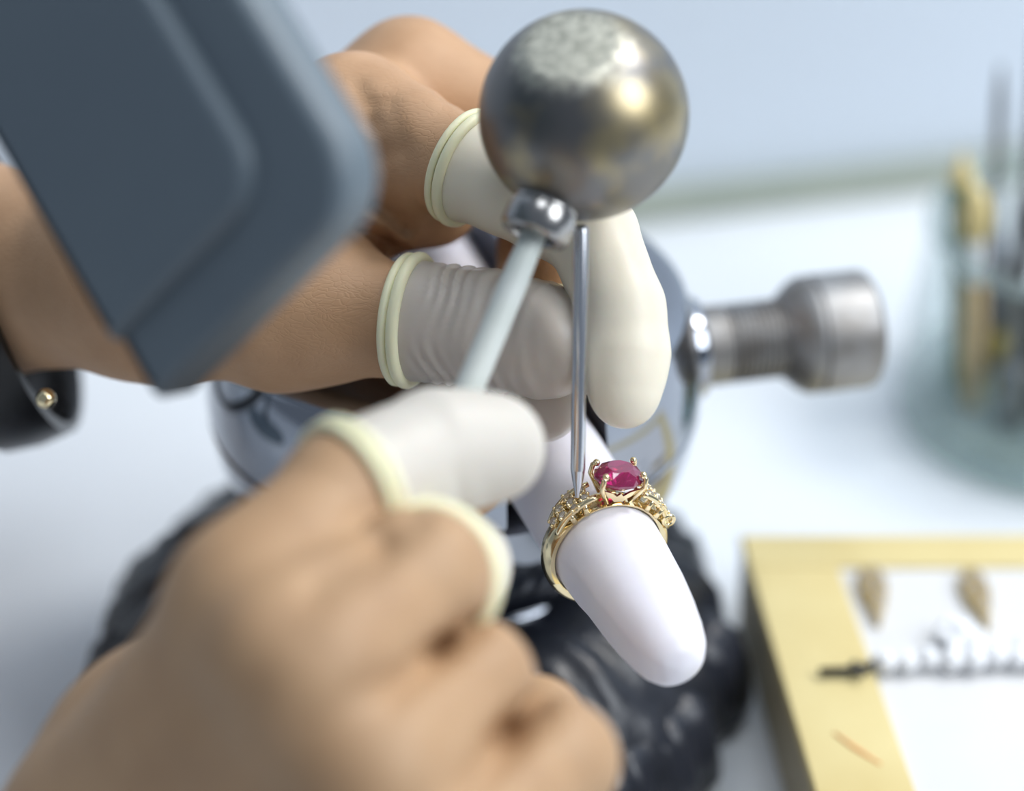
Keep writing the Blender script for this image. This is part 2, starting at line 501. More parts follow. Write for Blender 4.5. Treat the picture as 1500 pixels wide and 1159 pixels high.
# ------------------------------------------------------------------ setting: bench, wall, floor
def setting():
    bench = thing('workbench', (0, 0, 0), label='white laminate workbench top under the vise, jar and jewellery tray', cat='table')
    obj('tabletop', slab([(-700, -420), (900, -420), (900, 405), (-700, 38.5)], (0, 0, 0), EX, EY, EZ, -28, 0, 1.5), M['table'], bench, sharp=40)
    for x, y in ((-660, -390), (860, -390), (860, 360), (-660, 4)):
        obj('leg', block(x - 22, x + 22, y - 22, y + 22, -740, -28.2, 2), M['table'], bench, sharp=40)
    obj('floor', block(-2000, 2200, -1600, 200, -760, -740.3, 1), M['floor'], smooth=False, kind='structure')
    # back wall runs at a slight angle just behind the bench
    p0 = P((48, 212, 0)); d = P((96, 22, 0)); d /= np.linalg.norm(d); nrm = np.array([-d[1], d[0], 0])
    obj('wall_back', slab([(-1300, 2), (1300, 2), (1300, 60), (-1300, 60)], p0, d, nrm, EZ, -740, 1500, 1), M['wall'], smooth=False, kind='structure')
    obj('shadow_strip_1', slab([(-740, -5), (860, -5), (860, 1.8), (-740, 1.8)], p0, d, nrm, EZ, 0.1, 9, 1.2), M['shadow_strip'], sharp=40, kind='structure')  # solid strip standing in for the shadow line at the wall's foot
setting()

# ------------------------------------------------------------------ stick and ring frame
RC = P((28.2, -67.1, 86.9))                 # centre of the ring, on the stick's axis
AX = P((0.324, -0.946, 0)); AX /= np.linalg.norm(AX)   # towards the tip of the stick
SX = P((0.946, 0.324, 0)); SX /= np.linalg.norm(SX)
VC = P((0, 0, 80.0))                        # centre of the ball vise

def leather_cushion():
    c0 = P((-9, -8, 0))
    root = thing('leather_cushion', c0, label='round black leather cushion with ruffled edge under the chrome vise', cat='cushion')
    prof = [(0.01, 29.4), (10, 30.2), (20, 34.0), (28, 38.4), (34, 41.0), (41, 41.0), (48, 38.6), (55, 34), (61, 28), (65.5, 21), (67, 14), (66, 8), (62, 3), (55, 0.6), (30, 0.3), (0.01, 0.3)]
    V = []; F = []; n = 192
    for j, (r, z) in enumerate(prof):
        for i in range(n):
            t = 2 * math.pi * i / n
            amp = max(0, min(1, (r - 30) / 22)) if j < 13 else 0
            f = mnoise.noise(Vector((math.cos(t) * 4.2, math.sin(t) * 4.2, r * 0.035))) * 3.2
            g = abs(mnoise.noise(Vector((math.cos(t) * 9, math.sin(t) * 9, r * 0.05 + 9)))) * 4.6
            k = amp * (f + g - 1.2)
            V.append(c0 + P(((r + k * 0.7) * math.cos(t), (r + k * 0.7) * math.sin(t), max(0.2, z + (k if z > 6 else 0)))))
    for j in range(len(prof) - 1):
        for i in range(n):
            l = (i + 1) % n
            F.append((j * n + i, j * n + l, (j + 1) * n + l, (j + 1) * n + i))
    obj('pad', (V, F), M['leather'], root)
    # gathered skirt around the rim
    V = []; F = []; n = 360
    rows = [(58, 26, .2), (63.5, 25, .6), (67, 21, 1), (69, 13, 1.2), (70, 5, 1.2), (68, 4.5, 1.2), (67, 13, 1.2), (64.5, 18, 1), (61, 21.5, .6), (58, 23, .2)]
    for j, (r, z, a) in enumerate(rows):
        for i in range(n):
            t = 2 * math.pi * i / n
            k = mnoise.noise(Vector((math.cos(t) * 6.5, math.sin(t) * 6.5, 3.3)))
            k2 = mnoise.noise(Vector((math.cos(t) * 15, math.sin(t) * 15, 7.7)))
            q = a * (4.2 * k + 2.6 * k2)
            V.append(c0 + P(((r + q) * math.cos(t), (r + q) * math.sin(t), max(0.3, z + a * 3.0 * k2))))
    m = len(rows)
    for j in range(m):
        for i in range(n):
            l = (i + 1) % n; jj = (j + 1) % m
            F.append((j * n + i, j * n + l, jj * n + l, jj * n + i))
    obj('ruffle', (V, F), M['leather'], root)
leather_cushion()

def ball_vise():
    root = thing('ball_vise', VC - EZ * 50, label='chrome ball vise on black leather cushion clamping the white stick', cat='vise')
    R = 50.0
    ang = math.radians(12)
    s = P((math.cos(ang), math.sin(ang), 0)); a = P((math.sin(ang), -math.cos(ang), 0))
    zs = -4.5
    prof = [(0, -R)]
    t0 = math.asin(zs / R)
    for i in range(1, 41):
        t = -math.pi / 2 + (t0 + math.pi / 2) * i / 40
        prof.append((R * math.cos(t), R * math.sin(t)))
    prof += [(R - 1.0, zs + 0.5), (R - 3, zs + 0.6), (0, zs + 0.6)]
    obj('ball_base', lathe(prof, VC, EZ, 128), M['chrome'], root, sharp=35)
    # upper half: truncated sphere cut by the slot into two jaws
    prof = [(0, zs + 0.9), (R - 2.6, zs + 0.9), (R - 1.0, zs + 1.1)]
    ta = math.asin((zs + 1.7) / R); tb = math.asin(17.0 / R)
    for i in range(25):
        t = ta + (tb - ta) * i / 24; prof.append((R * math.cos(t), R * math.sin(t)))
    r1 = R * math.cos(tb)
    for i in range(1, 9):
        t = math.pi / 2 * i / 8
        prof.append((r1 - 4.2 * (1 - math.cos(t)) - 0.6 * i / 8, 17.0 + 3.4 * math.sin(t)))
    prof.append((0, 20.4))
    V, F = lathe(prof, VC, EZ, 160)
    for sgn in (1, -1):
        me = mesh_data('tmp', V, F)
        bm = bmesh.new(); bm.from_mesh(me)
        nrm = (SX * sgn)
        co = (VC + SX * sgn * 10.5 + SX * (RC - VC).dot(SX)) * MM
        geom = bm.verts[:] + bm.edges[:] + bm.faces[:]
        res = bmesh.ops.bisect_plane(bm, geom=geom, plane_co=co, plane_no=nrm, clear_inner=True)
        ed = [e for e in res['geom_cut'] if isinstance(e, bmesh.types.BMEdge)]
        bmesh.ops.edgenet_fill(bm, edges=ed)
        bmesh.ops.triangulate(bm, faces=[f for f in bm.faces if len(f.verts) > 4])
        bm.to_mesh(me); bm.free()
        vv = np.array([v.co for v in me.vertices]) / MM
        ff = [tuple(p.vertices) for p in me.polygons]
        obj('jaw', (vv, ff), M['chrome'], root, sharp=35)
        bpy.data.meshes.remove(me)
    obj('base_ring', lathe([(28.6, -42), (30.6, -42.4), (31.8, -41.6), (32, -40.4), (31, -39.2), (29.4, -39.4)], VC, EZ, 96), M['chrome'], root)
    # clamping screw on the right
    c = VC + EZ * 0.4
    sc = obj('screw', lathe([(0, 30), (8.3, 30), (8.3, 55), (8.3, 56.5)] + sum([[(8.3, 56.6 + i * 1.25), (7.75, 57.05 + i * 1.25), (7.75, 57.35 + i * 1.25), (8.3, 57.8 + i * 1.25)] for i in range(10)], []) + [(8.3, 69.8), (0, 70)], c, s, 64), M['screw'], root, sharp=40)
    hd = [(0, 69), (8.6, 69), (9.4, 69.7), (11.5, 72.2), (12.1, 73.4), (12.4, 74.4), (11.8, 75.0), (11.8, 75.8), (12.4, 76.4), (12.4, 86.6), (11.9, 87.8), (10.6, 88.6), (7.0, 88.8), (6.8, 88.2), (6.8, 84), (0, 83.8)]
    obj('screw_head', lathe(hd, c, s, 72), M['screw'], sc, sharp=40)
    obj('bushing', lathe([(8.4, 46), (10.6, 46), (10.8, 50.3), (10.0, 51.4), (8.4, 51.6)], c, s, 64), M['chrome'], root, sharp=40)
ball_vise()

def stick_radius(t):
    ks = [(-116, 10.2), (-20, 10.1), (-2, 9.85), (8, 9.5), (16, 8.9), (23, 8.1), (28, 7.3), (31.5, 6.4), (34, 5.1), (35.8, 3.3), (36.7, 0)]
    for (a, ra), (b, rb) in zip(ks, ks[1:]):
        if t <= b: return ra + (rb - ra) * (t - a) / (b - a)
    return 0
def white_stick():
    V = []; F = []; n = 72
    ts = [-116, -112] + list(np.linspace(-100, 16, 40)) + list(np.linspace(17, 34, 26)) + [34.6, 35.1, 35.6, 36.0, 36.3, 36.55]
    fdir = math.radians(192)                   # worn flat along the lower left side
    for t in ts:
        r0 = stick_radius(t)
        for i in range(n):
            th = 2 * math.pi * i / n
            r = r0 + 0.14 * mnoise.noise(Vector((t * 0.11, math.cos(th) * 1.4, math.sin(th) * 1.4)))
            dd = math.cos(th - fdir)
            if t > 1 and dd > 0:
                lim = r0 * (1 - 0.17 * min(1, (t - 1) / 9))
                if r * dd > lim: r = r + (lim / dd - r) * 0.96
            V.append(RC + AX * t + (SX * math.cos(th) + EZ * math.sin(th)) * r)
    m = len(ts)
    for j in range(m - 1):
        for i in range(n):
            l = (i + 1) % n
            F.append((j * n + i, (j + 1) * n + i, (j + 1) * n + l, j * n + l))
    F.append(tuple(range(n))); F.append(tuple(range((m - 1) * n, m * n))[::-1])
    obj('ring_stick', (V, F), M['stick'], sharp=60, origin=RC, label='white tapered stick with rounded end carrying the gold ring', cat='ring stick')
white_stick()

# ------------------------------------------------------------------ the ring
def gem_mesh(rx, ry, crown, pav, table=0.58, n=12):
    V = []; F = []
    def row(f, z, off): 
        s = len(V)
        for i in range(n):
            t = 2 * math.pi * (i + off) / n
            V.append((rx * f * math.cos(t), ry * f * math.sin(t), z))
        return s
    a = row(table, crown, 0.0); b = row(0.84, crown * 0.58, 0.5); c = row(1, 0.10 * crown, 0); d = row(1, -0.10 * crown, 0); e = row(0.55, -pav * 0.55, 0.5)
    k = len(V); V.append((0, 0, -pav))
    F.append(tuple(a + i for i in range(n)))
    for i in range(n):
        j = (i + 1) % n
        F += [(a + i, b + i, a + j), (b + i, b + j, a + j), (b + i, c + j, b + j), (b + i, c + i, c + j),
              (c + i, d + i, d + j, c + j), (d + i, e + i, d + j), (e + i, e + j, d + j), (e + i, k, e + j)]
    return np.array(V), F

def gold_ring():
    rot = math.radians(9)
    Zr = EZ * math.cos(rot) + SX * math.sin(rot); Sr = SX * math.cos(rot) - EZ * math.sin(rot); Yr = AX
    def L(x, y, z): return RC + Sr * x + Yr * y + Zr * z
    def polar(deg, r, y): 
        t = math.radians(deg); return L(r * math.sin(t), y, r * math.cos(t))
    def xf(vf, c, ex, ey, ez):
        v, f = vf; v = np.asarray(v); return P(c) + v[:, :1] * ex + v[:, 1:2] * ey + v[:, 2:] * ez, f
    root = thing('ring', L(0, 0, 0), label='yellow gold ring with oval red ruby and small diamonds on white stick', cat='ring')
    gold = M['gold']
    # shank, thick at the sides and a thin rail on top
    V = []; F = []; n = 128; sec = []
    for i in range(n):
        deg = 360 * i / n; dd = min(deg, 360 - deg)
        u = max(0, min(1, (dd - 42) / 26)); u = u * u * (3 - 2 * u)
        th = 0.75 + 0.95 * u; wd = 2.1 - 0.45 * u * max(0, (dd - 70) / 110)
        r0 = 10.05
        for (rr, yy) in [(r0, -wd), (r0, wd), (r0 + th * 0.45, wd + 0.1), (r0 + th * 0.85, wd * 0.72), (r0 + th, wd * 0.3), (r0 + th, -wd * 0.3), (r0 + th * 0.85, -wd * 0.72), (r0 + th * 0.45, -wd - 0.1)]:
            V.append(polar(deg, rr, yy))
    for i in range(n):
        j = (i + 1) % n
        for k in range(8):
            l = (k + 1) % 8
            F.append((i * 8 + k, i * 8 + l, j * 8 + l, j * 8 + k))
    obj('shank', (V, F), gold, root, sharp=50)
    # open shoulders: rails and posts
    for sg in (-1, 1):
        for yy in (-2.1, 2.1):
            pts = []; rad = []
            for q in range(15):
                u = q / 14; deg = sg * (66 - 46 * u)
                pts.append(polar(deg, 11.5 + 1.5 * math.sin(u * math.pi / 2), yy * (1 - 0.12 * (1 - u)))); rad.append(0.5 + 0.16 * math.sin(u * 3.1))
            obj('shoulder_rail', tube(pts, rad, 10), gold, root)
            for deg in (47, 33):
                obj('post', tube([polar(sg * deg, 10.4, yy), polar(sg * (deg - 2), 12.7, yy)], [0.62, 0.5], 8), gold, root)
    # diamond cluster on each shoulder
    grain = mesh_data('grain', *sphere((0, 0, 0), 0.36, 10, 6)); grain.materials.append(gold)
    gem = mesh_data('diamond', *gem_mesh(0.78, 0.78, 0.42, 0.7, n=8), smooth=False); gem.materials.append(M['diamond'])
    def place(name, me, c, up):
        o = link(name, me, None, root, c)
        o.rotation_mode = 'QUATERNION'; o.rotation_quaternion = Vector(up).to_track_quat('Z', 'Y')
        return o
    for sg in (-1, 1):
        plate = []
        for deg, ys in ((60, (0,)), (50, (-1.0, 1.0)), (39, (-1.75, 0, 1.75)), (28.5, (-1.1, 1.1))):
            for y in ys:
                r = 11.95 + 1.15 * math.sin((66 - deg) / 46 * math.pi / 2) - 0.1 * abs(y)
                c = polar(sg * deg, r + 0.25, y); up = polar(sg * deg, r + 1, y) - polar(sg * deg, r, y)
                place('diamond', gem, c, up)
                a_, b_, d_ = frame(up)
                for q in range(4):
                    t = math.pi / 4 + q * math.pi / 2
                    place('grain', grain, c + (a_ * math.cos(t) + b_ * math.sin(t)) * 0.95 + d_ * 0.18, up)
                plate.append(xf(lathe([(0, -0.9), (0.75, -0.9), (1.02, -0.25), (1.0, 0.05), (0.8, 0.08)], n=14), c, a_, b_, d_))
        obj('cluster_setting', join(*plate), gold, root)
    # basket and ruby
    gc = L(0, 0, 14.9)
    rx, ry = 4.6, 3.95
    obj('ruby', xf(gem_mesh(rx, ry, 2.1, 3.0, 0.52, 10), gc, Sr, Yr, Zr), M['ruby'], root, smooth=False, label='oval faceted deep red ruby')
    for tx, ty in ((-0.80, 0.62), (0.80, 0.62), (-0.80, -0.62), (0.80, -0.62)):
        foot = L(tx * 2.7, ty * 2.9, 10.75); mid = L(tx * (rx + 0.5), ty * (ry + 0.7), 14.2); top = L(tx * (rx + 0.3), ty * (ry + 0.5), 15.9); end = L(tx * (rx - 0.2), ty * (ry - 0.1), 16.4)
        pr = obj('prong', tube([foot, mid, top, end], [0.5, 0.5, 0.52, 0.42], 10), gold, root)
        obj('prong_tip', sphere(end + Zr * 0.05, 0.66, 12, 8), gold, pr)
    # scalloped gallery plates front and back, bars at the sides
    for ys in (1, -1):
        pts = [(-3.1, 10.7), (-2.4, 11.6), (-0.9, 10.75), (0.9, 10.75), (2.4, 11.6), (3.1, 10.7)]
        prof = [(-3.35, 13.6), (-1.7, 13.0), (-0.6, 12.1), (0, 12.75), (0.6, 12.1), (1.7, 13.0), (3.35, 13.6), (3.0, 12.6), (1.6, 11.7), (0.7, 10.7), (-0.7, 10.7), (-1.6, 11.7), (-3.0, 12.6)]
        V = []; n = len(prof)
        for yo in (0, 0.5):
            for x, z in prof:
                V.append(L(x, ys * (1.9 + (z - 10.7) * 0.24 - yo), z))
        F = [(i, (i + 1) % n, n + (i + 1) % n, n + i) for i in range(n)]
        for q in range(6):
            a, b, c, d = q, q + 1, (n - 1 - q), (n - q) % n
            if q == 0: tri = [(0, 1, 12)]
            elif q == 5: tri = [(5, 6, 7), (5, 7, 8)]
            else: tri = [(q, q + 1, 12 - q), (q, 12 - q, 13 - q)]
            for t in tri: F += [t, tuple(n + k for k in t[::-1])]
        obj('gallery_plate', (V, F), gold, root, smooth=False)
    for xs in (-1, 1):
        obj('gallery_bar', tube([L(xs * 3.2, y, 12.9 + 0.1 * abs(y)) for y in (-2.4, -1, 0, 1, 2.4)], 0.4, 8), gold, root)
    # little loop bezel on the far shoulder
    b0 = polar(58, 12.2, 2.3)
    obj('bezel', tube([b0 + (Yr * math.cos(t) * 0 + (Sr * math.cos(t) + Zr * math.sin(t)) * 0.95) for t in np.linspace(0, 2 * math.pi, 20, endpoint=False)], 0.42, 8, closed=True), gold, root)
    tip_target = polar(-33, 13.7, 0.9)
    return tip_target
TIP = gold_ring()

# ------------------------------------------------------------------ steel punch between finger and thumb
ROD_TOP = W(851, 331, 404)
def punch():
    d = TIP - ROD_TOP; L = np.linalg.norm(d); d /= L
    root = thing('setting_punch', TIP, label='thin steel setting punch held upright on the gold ring', cat='punch')
    obj('shaft', lathe([(0, 0), (0.9, 0), (1.28, 0.5), (1.28, L - 5.4)], ROD_TOP, d, 24), M['steel'], root, sharp=40)
    obj('point', lathe([(1.28, L - 5.4), (0.98, L - 3.4), (0.5, L - 0.9), (0.42, L - 0.15), (0, L)], ROD_TOP, d, 24), M['steel'], root, sharp=40)
punch()

# ------------------------------------------------------------------ hammer
BALL = W(855, 169, 401)
GRIP = W(652, 652, 390)
def hammer():
    root = thing('hammer', BALL, label='small hammer with round worn steel ball head and white handle', cat='hammer')
    R = 17.5
    face = CR * -0.16 + CU * 0.62 - CF * 0.77; face /= np.linalg.norm(face)
    V, F = lathe([(R * math.sin(math.pi * i / 64) if 0 < i < 64 else 0, -R * math.cos(math.pi * i / 64)) for i in range(65)], BALL, face, 96)
    r = V - BALL; h = r @ face
    lim = R * 0.90
    V = V - face * np.maximum(0, h - lim)[:, None] * 0.75
    obj('ball_head', (V, F), hammer_material(tuple(face)), root, origin=BALL)
    d = GRIP - BALL; d /= np.linalg.norm(d)
    obj('socket', lathe([(6.6, 12.5), (6.0, 15.8), (5.5, 16.6), (5.6, 17.4), (5.9, 18.2), (5.9, 21.6), (5.4, 22.4), (4.0, 22.6), (3.6, 21.6), (3.5, 13)], BALL, d, 40), M['socket'], root, sharp=50)
    end = 84
    obj('handle', lathe([(0, 14), (2.0, 14), (2.1, 24), (2.35, 30), (2.45, 60), (2.6, end - 3), (1.9, end - 0.6), (0, end)], BALL, d, 28), M['handle'], root, sharp=50)
hammer()

# ------------------------------------------------------------------ far hand (holds the punch)
def far_hand():
    th = [(W(420, 443, 441), 15.3), (W(575, 466, 434), 10.3), (W(710, 482, 429), 9.7), (W(790, 498, 426), 9.2), (W(800, 501, 425.5), 8.8)]
    ix = [(W(520, 195, 446), 14.0), (W(610, 213, 438), 10.6), (W(745, 272, 429), 8.0), (W(868, 345, 425), 7.2), (W(908, 450, 420), 6.9), (W(915, 522, 419.3), 6.9), (W(915, 578, 418), 5.4)]
    md = [(W(600, 120, 466), 11.5), (W(775, 190, 462), 8.6), (W(842, 410, 446), 7.4), (W(795, 590, 433), 6.6)]
    rg = [(W(600, 150, 480), 11), (W(800, 290, 474), 8.2), (W(775, 440, 461), 7.2), (W(660, 490, 449), 6.2)]
    pk = [(W(520, 205, 490), 10), (W(680, 230, 494), 7.6), (W(645, 305, 486), 6.6), (W(590, 325, 478), 6)]
    wr = W(225, 396, 448)
    palm = [[(W(-900, 370, 520), 30), (W(-60, 398, 472), 19.2), (wr, 16.8)],
            [(W(-900, 380, 545), 28), (W(-60, 398, 492), 17.2), (W(225, 370, 470), 13.5)],
            [(wr, 17), (W(420, 443, 441), 15)],
            [(wr, 17), (W(520, 195, 446), 12.5)],
            [(W(225, 380, 462), 15), (W(600, 125, 466), 11)],
            [(W(225, 370, 470), 13), (W(600, 150, 480), 10)],
            [(W(225, 360, 472), 12), (W(520, 205, 490), 10)],
            [(W(470, 330, 452), 10), (W(560, 300, 446), 7)],
            [(W(560, 270, 448), 9), (W(640, 300, 452), 7)]]
    creases = [([W(515, 215, 430), W(535, 290, 433), W(590, 330, 436)], 1.6, 2.4),
               ([W(500, 315, 432), W(560, 350, 434), W(600, 385, 434)], 1.6, 2.6),
               ([W(520, 120, 426), W(538, 180, 426), W(552, 230, 428), W(560, 290, 434)], 2.0, 0.8),
               ([W(545, 150, 426), W(566, 220, 428), W(580, 290, 434)], 1.8, 0.7),
               ([W(570, 150, 426), W(588, 220, 428), W(612, 290, 433)], 1.8, 0.6),
               ([W(600, 90, 430), W(660, 135, 430), W(710, 170, 430)], 1.6, 1.2)]
    V, F = build_hand(palm, [th, ix, md, rg, pk], 9, 0.9, creases)
    h = obj('hand', (V, F), M['skin_l'], label='tanned hand pinching the steel punch between finger and thumb', cat='hand')
    build_cot(h, th, W(606, 468, 432.8), W(710, 482, 429) - W(575, 466, 434), M['cot_clear'],
              [(8, 2.4, 0.42, 4), (18, 3.6, 0.36, 4.5), (27, 5, 0.2, 4)], seed=1, rim_r=1.15, label='translucent greyish latex finger cot on the thumb')
    build_cot(h, ix, W(690, 248, 432.7), W(745, 272, 429) - W(610, 213, 438), M['cot_ivory'],
              [(22, 5.0, 0.20, 5)], seed=2, label='ivory latex finger cot on the bent index finger')
    build_cot(h, md, W(826, 470, 441.6), W(795, 590, 433) - W(842, 410, 446), M['cot_clear'], seed=3, label='translucent latex finger cot on the middle finger')
far_hand()

# ------------------------------------------------------------------ near hand (holds the hammer)
def near_hand():
    ix = [(W(368, 885, 348), 10.8), (W(505, 725, 364), 9.6), (W(640, 662, 375), 9.0), (W(718, 656, 380), 8.2)]
    md = [(W(440, 985, 336), 12.2), (W(610, 850, 354), 10.6), (W(666, 830, 384), 8.0), (W(655, 800, 408), 6.8)]
    rg = [(W(520, 1115, 335), 12), (W(680, 1005, 356), 10.2), (W(650, 965, 384), 8.4), (W(580, 930, 402), 7)]
    pk = [(W(640, 1240, 338), 11), (W(815, 1115, 357), 8.9), (W(785, 1065, 381), 7.6), (W(700, 1020, 400), 6.4)]
    th = [(W(215, 1120, 386), 13.5), (W(370, 935, 388), 10.5), (W(540, 752, 401), 9.4), (W(680, 690, 405), 8)]
    wr = W(205, 1260, 376); wr2 = W(320, 1350, 374)
    palm = [[(W(20, 1600, 374), 23), (wr, 20)], [(W(180, 1640, 372), 23), (wr2, 19)],
            [(wr, 19), (W(368, 885, 349), 10.6)],
            [(wr, 19), (W(440, 985, 338), 12)],
            [(wr2, 18), (W(520, 1115, 337), 12)],
            [(wr2, 18), (W(640, 1240, 340), 11)],
            [(wr, 18), (W(215, 1120, 384), 13.5)],
            [(W(375, 950, 368), 8.5), (W(235, 1065, 382), 11.5)],
            [(W(430, 1000, 346), 12), (W(620, 1220, 350), 12)]]
    creases = [([W(470, 855, 340), W(560, 805, 345), W(610, 765, 352)], 2.4, 1.3),
               ([W(585, 1000, 338), W(640, 955, 345), W(690, 920, 350)], 2.4, 1.9),
               ([W(690, 1150, 338), W(745, 1085, 345), W(785, 1045, 350)], 2.6, 2.4),
               ([W(440, 905, 340), W(350, 1010, 350)], 6, 1.8), ([W(540, 1030, 335), W(430, 1130, 345)], 6, 2.2)]
    V, F = build_hand(palm, [ix, md, rg, pk, th], 9, 1.0, creases, kf=9)
    h = obj('hand', (V, F), M['skin_r'], label='blurred tanned hand in the foreground gripping the hammer handle', cat='hand')
    build_cot(h, ix, W(520, 718, 365.3), W(640, 662, 375) - W(505, 725, 364), M['cot_grey'], [(14, 6, 0.25, 6)], seed=4, h=0.7, rim_r=1.2,
              label='whitish latex finger cot on the index finger')
    build_cot(h, md, W(622, 843, 361.5), W(666, 830, 384) - W(610, 850, 354), M['cot_grey'], seed=5, h=0.7, rim_r=1.2,
              label='whitish latex finger cot on the curled middle finger')
near_hand()

# ------------------------------------------------------------------ wristband under the far forearm
def wristband():
    c = W(-15, 424, 484)
    root = thing('wristband', c, label='loose black wristband with a small gold stud under the far forearm', cat='wristband')
    ax = CR * 0.93 + CU * 0.30; ax /= np.linalg.norm(ax)
    u = CU - ax * CU.dot(ax); u /= np.linalg.norm(u); v = np.cross(ax, u)
    V = []; F = []; n = 96
    for i in range(n):
        t = 2 * math.pi * i / n
        e = u * math.cos(t) * 31 + v * math.sin(t) * 42
        nn = u * math.cos(t) * 42 + v * math.sin(t) * 31; nn /= np.linalg.norm(nn)
        for dx, dr in ((-7, -0.6), (-6.4, 1.2), (0, 1.9), (6.4, 1.2), (7, -0.6), (6, -1.2), (0, -1.3), (-6, -1.2)):
            V.append(c + e + ax * dx + nn * dr)
    for i in range(n):
        j = (i + 1) % n
        for k in range(8):
            l = (k + 1) % 8
            F.append((i * 8 + k, i * 8 + l, j * 8 + l, j * 8 + k))
    obj('band', (V, F), M['black'], root, sharp=60)
    p = W(67, 584, 444)
    obj('stud', sphere(p, 1.9, 16, 10), M['gold'], root)
wristband()

# ------------------------------------------------------------------ lamp hood in the near foreground
def lamp_hood():
    A = W(222, 590, 360); Bp = W(535, 282, 331); Cp = W(-72, 75, 375)
    e1 = Bp - A; wd = np.linalg.norm(e1); e1 /= wd
    e2 = Cp - A; e2 -= e1 * e2.dot(e1); e2 /= np.linalg.norm(e2)
    e3 = np.cross(e1, e2)
    if e3.dot(CAM - A) < 0: e3 = -e3
    Lg = 165
    root = thing('lamp_hood', A, label='slate grey lamp hood with rounded corner hanging in the upper left foreground', cat='lamp')
    poly = rounded_poly([(0, 0), (wd, 0), (wd, Lg), (0, Lg)], [1.2, 11, 11, 1.2])
    obj('shell', slab(poly, A, e1, e2, e3, -9, 0, 2.6, 1.0, 6), M['plastic_grey'], root, sharp=60)
    poly = rounded_poly([(0.6, 10.5), (wd - 12, 10.5), (wd - 12, Lg - 12), (0.6, Lg - 12)], [1, 9, 9, 1])
    obj('raised_panel', slab(poly, A, e1, e2, e3, -0.5, 2.6, 2.2, 0.1, 6), M['plastic_grey'], root, sharp=70)
    # arm and stand beyond the frame
    j = A + e1 * wd * 0.5 + e2 * (Lg - 6) - e3 * 4
    k = j + P((-90, 40, 70)); b = P((-330, -40, 0))
    obj('arm', tube([j, k, P((-330, -40, 300))], 5, 14), M['plastic_grey'], root)
    obj('pole', tube([P((-330, -40, 302)), P((-330, -40, 10))], 7, 16), M['plastic_grey'], root)
    obj('base', lathe([(0, 0.3), (62, 0.3), (64, 3), (62, 10), (20, 14), (0, 14)], b, EZ, 48), M['plastic_grey'], root, sharp=40)
lamp_hood()

# ------------------------------------------------------------------ jewellery tray
def tray():
    x0, x1, y1, y0, H = 62.5, 214, 21, -128, 25
    sk = 0.095                                            # the left side runs slightly outwards
    root = thing('jewellery_tray', (138, -50, 0), label='shallow yellow wooden tray with white card insert', cat='tray')
    q = lambda x, y: (x + (y1 - y) * sk, y)
    box = [q(x0 + .6, y1 - .6), q(x1 - .6, y1 - .6), q(x1 - .6, y0 + .6), q(x0 + .6, y0 + .6)]
    obj('box', slab(box, (0, 0, 0), EX, EY, EZ, 0.2, H - 3.2, 0.4), M['wood_side'], root, sharp=40)
    fw, ft = 19.5, 11.5
    rails = [[q(x0, y1), q(x1, y1), q(x1, y1 - ft), q(x0, y1 - ft)],
             [q(x0, y0 + ft), q(x1, y0 + ft), q(x1, y0), q(x0, y0)],
             [q(x0, y1 - ft - .15), q(x0 + fw, y1 - ft - .15), q(x0 + fw, y0 + ft + .15), q(x0, y0 + ft + .15)],
             [q(x1 - fw, y1 - ft - .15), q(x1, y1 - ft - .15), q(x1, y0 + ft + .15), q(x1 - fw, y0 + ft + .15)]]
    for r in rails:
        obj('frame_rail', slab(r, (0, 0, 0), EX, EY, EZ, H - 3.2, H, 0.6), M['wood'], root, sharp=40)
    c = [q(x0 + fw + .1, y1 - ft - .1), q(x1 - fw - .1, y1 - ft - .1), q(x1 - fw - .1, y0 + ft + .1), q(x0 + fw + .1, y0 + ft + .1)]
    obj('card_insert', slab(c, (0, 0, 0), EX, EY, EZ, H - 3.2, H - 1.0, 0.2), M['card'], root, sharp=40)
    a = Wz(1222, 1074, H + .1); b = Wz(1252, 1096, H + .1); d = Wz(1290, 1120, H + .1)
    obj('pencil_mark', tube([a, b, d], [0.3, 0.5, 0.25], 6), M['orange'], root)
    return H - 1.0

def Wz(px, py, z):
    d = CF + CR * ((px - 750) / FPX) + CU * ((579.5 - py) / FPX)
    return CAM + d * ((z - CAM[2]) / d[2])
ZC = tray()

def earring(top, tip, label, seed):
    r = random.Random(seed)
    t = Wz(*top, ZC + 0.2); e = Wz(*tip, ZC + 0.2)
    d = e - t; Ln = np.linalg.norm(d); d /= Ln; s = np.array([d[1], -d[0], 0])
    root = thing('earring', (t + e) / 2, label=label, cat='earring', group='gold earrings on the tray card')
    prof = [(0.0, 1.0), (0.10, 2.6), (0.28, 3.4), (0.45, 3.1), (0.65, 2.2), (0.85, 1.1), (1.0, 0.25)]
    pts = [(u * Ln, w) for u, w in prof] + [(u * Ln, -w) for u, w in prof[::-1]]
    obj('plate', slab(pts, t, d, s, EZ, 0, 1.5, 0.3), M['gold_matte'], root, sharp=50)
    stone = mesh_data('stone', *gem_mesh(0.95, 0.95, 0.6, 0.8, n=8), smooth=False); stone.materials.append(M['diamond'])
    gr = mesh_data('gold_bead', *sphere((0, 0, 0), 0.8, 10, 6)); gr.materials.append(M['gold_matte'])
    k = 0
    u = 0.08
    while u < 0.95:
        wv = np.interp(u, [a for a, b in prof], [b for a, b in prof])
        m = max(1, int(wv * 2 / 1.9))
        for q in range(m):
            off = (q - (m - 1) / 2) * 1.9
            c = t + d * (u * Ln) + s * off + EZ * 1.9
            link('stone' if k % 2 == 0 else 'gold_bead', stone if k % 2 == 0 else gr, None, root, c); k += 1
        u += 1.9 / Ln
earring((1272, 837), (1287, 921), 'gold leaf-shaped earring on the tray nearer the vise', 1)
